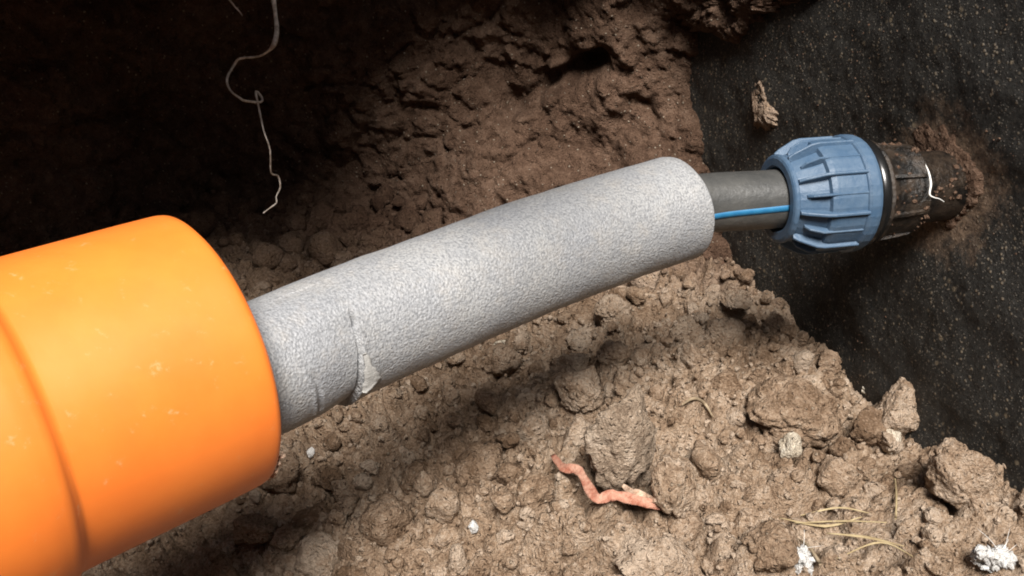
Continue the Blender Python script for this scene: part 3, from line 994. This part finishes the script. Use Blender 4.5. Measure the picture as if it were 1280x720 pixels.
for k in range(8):
    a = 2 * math.pi * (k + 0.15) / 8
    e = np.cos(a) * FU + np.sin(a) * FS; sd = -np.sin(a) * FU + np.cos(a) * FS
    P = []
    for t, r in ((0.0588, 0.0299), (0.066, 0.0294), (0.079, 0.0278), (0.0840, 0.0256)):
        for q, w in ((0.022, -0.0013), (r, -0.0009), (r, 0.0009), (0.022, 0.0013)):
            P.append(NUT_MOUTH + FIT_DIR * t + e * q + sd * w)
    F = [list(f) for f in grid_faces(4, 4, True)] + [[0, 1, 2, 3], [15, 14, 13, 12]]
    child('body_rib', mesh_from('body_rib', np.array(P), F, False), M['body'], fit)
# dirt packed on the body
gb = np.random.default_rng(12)
dc, ds = [], []
for k in range(520):
    a = gb.uniform(0, 6.28); t = gb.uniform(0.060, 0.112); r = 0.0268 if t < 0.083 else 0.0212
    if vnoise(np.array([[a * 1.5, t * 120, 2.0]]), 55)[0] < 0.12: continue
    e = np.cos(a) * FU + np.sin(a) * FS
    dc.append(NUT_MOUTH + FIT_DIR * t + e * r); ds.append(0.0006 * math.exp(gb.uniform(0, 1.4)))
dirt = child('dirt', crumbs('dirt', np.array(dc), ds, 6), M['bank'], fit)
dirt['kind'] = 'stuff'

# white sliver hanging over the fitting
pts = [at(1157, 206, 0.541), at(1161, 216, 0.539), at(1163.5, 230, 0.538), at(1162, 243, 0.538), at(1168, 247, 0.539), at(1174, 248.5, 0.541), at(1180, 252, 0.543)]
o = link('white_strand', free_tube('white_strand', pts, [0.0002, 0.0005, 0.00065, 0.0005, 0.0003, 0.00025, 0.00015], 7, 5), M['white_strand'])
tag(o, 'thin bright white sliver curled over the black fitting body', 'fibre')

# ------------------------------------------------------------------ roots
D0 = 0.60
rp = [(330, -190), (338, -90), (340, -20), (344, 15), (346, 40), (345, 58), (335, 60), (320, 68), (299, 74), (289, 84), (285, 99), (288, 112), (299, 119), (312, 127), (322, 126), (326, 119),
      (321, 116), (322, 130), (325, 150), (331, 165), (336, 190), (340, 214), (348, 219), (352, 232), (349, 246), (344, 259), (338, 263), (331, 265)]
gr_ = np.random.default_rng(2)
pts = [at(u, v, D0 + 0.012 * math.sin(k * 0.9)) for k, (u, v) in enumerate(rp)]
rad = np.interp(np.arange(len(rp)), [0, 5, 6, 14, 20, 27], [0.0026, 0.0020, 0.0012, 0.0010, 0.0008, 0.0005])
rad = 0.72 * rad * (1 + 0.25 * gr_.uniform(-1, 1, len(rp)))
o = link('hanging_root', free_tube('hanging_root', np.array(pts) + gr_.normal(0, 0.0011, (len(pts), 3)) * (np.arange(len(pts)) > 4)[:, None], rad, 8, 3), M['root'])
tag(o, 'long thin crooked root hanging in front of the dark bank', 'root')
pts = [at(u, v, 0.62) for u, v in ((262, -150), (275, -60), (283, -10), (292, 6), (299, 14), (303, 20))]
o = link('hanging_root', free_tube('hanging_root', pts, [0.0018, 0.0012, 0.0008, 0.0006, 0.0005, 0.0003], 7, 5), M['root'])
tag(o, 'short root tip poking in at the top edge, left of the long root', 'root')

# ------------------------------------------------------------------ litter on the soil
def ribbon(name, pix, widths, lift, thick, tilt, mat, parent=None, sub=6):
    base = np.array([on_floor(u, v) for u, v in pix])
    zmax = base[:, 2].copy()
    for i in range(len(zmax)):
        x, y = base[i, 0], base[i, 1]
        zmax[i] = max(floor_z(x + dx, y + dy) for dx in (-0.004, 0, 0.004) for dy in (-0.004, 0, 0.004))
    kk_ = np.arange(len(zmax)); base[:, 2] = np.polyval(np.polyfit(kk_, zmax, min(2, len(kk_) - 2)), kk_) + np.asarray(lift)
    C, Wd = catmull(base, sub, np.asarray(widths))
    T = np.gradient(C, axis=0); T /= np.linalg.norm(T, axis=1, keepdims=True)
    up = np.array([0, -math.sin(tilt), math.cos(tilt)])
    S_ = np.cross(T, up); S_ /= np.linalg.norm(S_, axis=1, keepdims=True)
    N_ = np.cross(S_, T)
    jag = 1 + 0.20 * fbm(C * 260, 3, 77)
    cols = []
    for f, hgt in ((-1, 0.02), (-0.5, 0.0), (0, 0.03), (0.5, 0.0), (1, 0.08)):
        cols.append(C + S_ * (Wd * f * 0.5 * jag)[:, None] + N_ * (Wd * hgt)[:, None])
    top = np.stack(cols, 1)
    lo = top - N_[:, None, :] * thick
    P = np.concatenate([top, lo[:, ::-1]], 1)
    n, m_ = P.shape[:2]
    F = [list(f) for f in grid_faces(n, m_, True)] + [list(range(m_)), [(n - 1) * m_ + j for j in range(m_)][::-1]]
    return mesh_from(name, P.reshape(-1, 3), F)
strip = empty('plastic_strip', tuple(on_floor(745, 640)))
tag(strip, 'bent salmon pink strip of plastic lying on the soil', 'plastic scrap')
child('strip_blade', ribbon('strip_blade', [(690, 590), (704, 600), (722, 623), (744, 640), (764, 652), (796, 657), (831, 653)],
      [0.0030, 0.0052, 0.0056, 0.0064, 0.0058, 0.0064, 0.0035], 0.0085, 0.0009, 0.85, M['pink']), M['pink'], strip)
child('pale_flake', ribbon('pale_flake', [(777, 649), (790, 644), (803, 645), (818, 649)], [0.002, 0.007, 0.007, 0.002], 0.0095, 0.0012, 0.85, M['pink_pale']), M['pink_pale'], strip)

straws = [('uppermost of the dry straws lying between the two white tufts', (1000, 648), (1045, 652), (1088, 646)),
          ('second straw from the top between the two white tufts', (972, 660), (1030, 663), (1075, 657)),
          ('third straw from the top between the two white tufts', (990, 668), (1050, 674), (1104, 672)),
          ('fourth straw from the top between the two white tufts', (1030, 682), (1080, 689), (1128, 690)),
          ('lowest of the dry straws lying between the two white tufts', (1046, 698), (1095, 704), (1150, 703))]
for k, (lab, *s) in enumerate(straws):
    o = link('straw', ribbon('straw', s, [0.0005, 0.0018 if k % 2 else 0.0012, 0.0004], 0.001 + 0.0006 * (k % 3), 0.0004, 0.3, M['straw']), M['straw'])
    tag(o, lab, 'straw', 'straws on the soil at lower right')
def stick(name, pix, lifts, rads, mat, label, cat):
    P = []
    for (u, v), l in zip(pix, lifts):
        p = on_floor(u, v); P.append(p + np.array([0, 0, l]))
    o = link(name, free_tube(name, P, rads, 7, 6), mat)
    return tag(o, label, cat)
stick('twig', [(852, 512), (866, 509), (880, 514), (891, 525)], [0.004, 0.007, 0.006, 0.002], [0.0006, 0.0012, 0.0012, 0.0005], M['twig'], 'short curved twig in front of the flat soil slab', 'twig')
stick('stalk', [(1118, 655), (1118, 630), (1117, 606)], [0.004, 0.006, 0.005], [0.0006, 0.0007, 0.0004], M['straw'], 'thin upright reddish stalk below the wall foot clods', 'stalk')
stick('twig', [(1024, 712), (1008, 690), (990, 676)], [0.004, 0.005, 0.003], [0.0010, 0.0009, 0.0004], M['twig'], 'thin twig crossing the white fluff at the bottom edge', 'twig')

def tuft(u, v, w, h, seed, label):
    base = on_floor(u, v)
    dep = base[1] * CS - base[2] * SN
    s = dep / FPX
    gt = np.random.default_rng(seed)
    root_ = empty('white_tuft', tuple(base))
    tag(root_, label, 'fluff')
    V, F = ico(3)
    vs, fs, n = [], [], 0
    for k in range(60):
        c = base + np.array([gt.uniform(-0.32, 0.32) * w * s, gt.uniform(-0.2, 0.2) * w * s, gt.uniform(-0.05, 0.5) * h * s])
        r = gt.uniform(0.04, 0.11) * w * s
        q = V * (r * (1 + 0.40 * fbm(V * 2.4 + k * 9, 4, seed + k, 0.6)))[:, None] * gt.uniform(0.6, 1.7, 3)
        vs.append(q + c); fs.append(F + n); n += len(V)
    child('fluff', mesh_from('fluff', np.concatenate(vs), np.concatenate(fs)), M['fluff'], root_)
    fv = []
    for k in range(10):
        a = gt.uniform(0, 6.28); L = gt.uniform(0.3, 0.5) * w * s
        p0 = base + np.array([0, 0, h * s * gt.uniform(0.2, 0.6)])
        dr = np.array([math.cos(a), math.sin(a) * 0.8, gt.uniform(-0.3, 0.9)])
        pts_ = [p0, p0 + dr * L * 0.5 + gt.uniform(-1, 1, 3) * L * 0.2, p0 + dr * L + gt.uniform(-1, 1, 3) * L * 0.4]
        me = free_tube('fibre', pts_, [0.00018, 0.00015, 0.0001], 4, 5)
        vv = np.array([x.co[:] for x in me.vertices]); ff = [list(x.vertices) for x in me.polygons]
        fv.append((vv, ff)); bpy.data.meshes.remove(me)
    allv, allf, n = [], [], 0
    for vv, ff in fv:
        allv.append(vv); allf += [[i + n for i in f] for f in ff]; n += len(vv)
    fo = child('fibres', mesh_from('fibres', np.concatenate(allv), allf), M['white_strand'], root_)
    fo['kind'] = 'stuff'
tuft(992, 706, 62, 44, 21, 'soft white tuft beside straws at the bottom edge')
tuft(1238, 706, 58, 50, 31, 'bright white tuft in the bottom right corner')
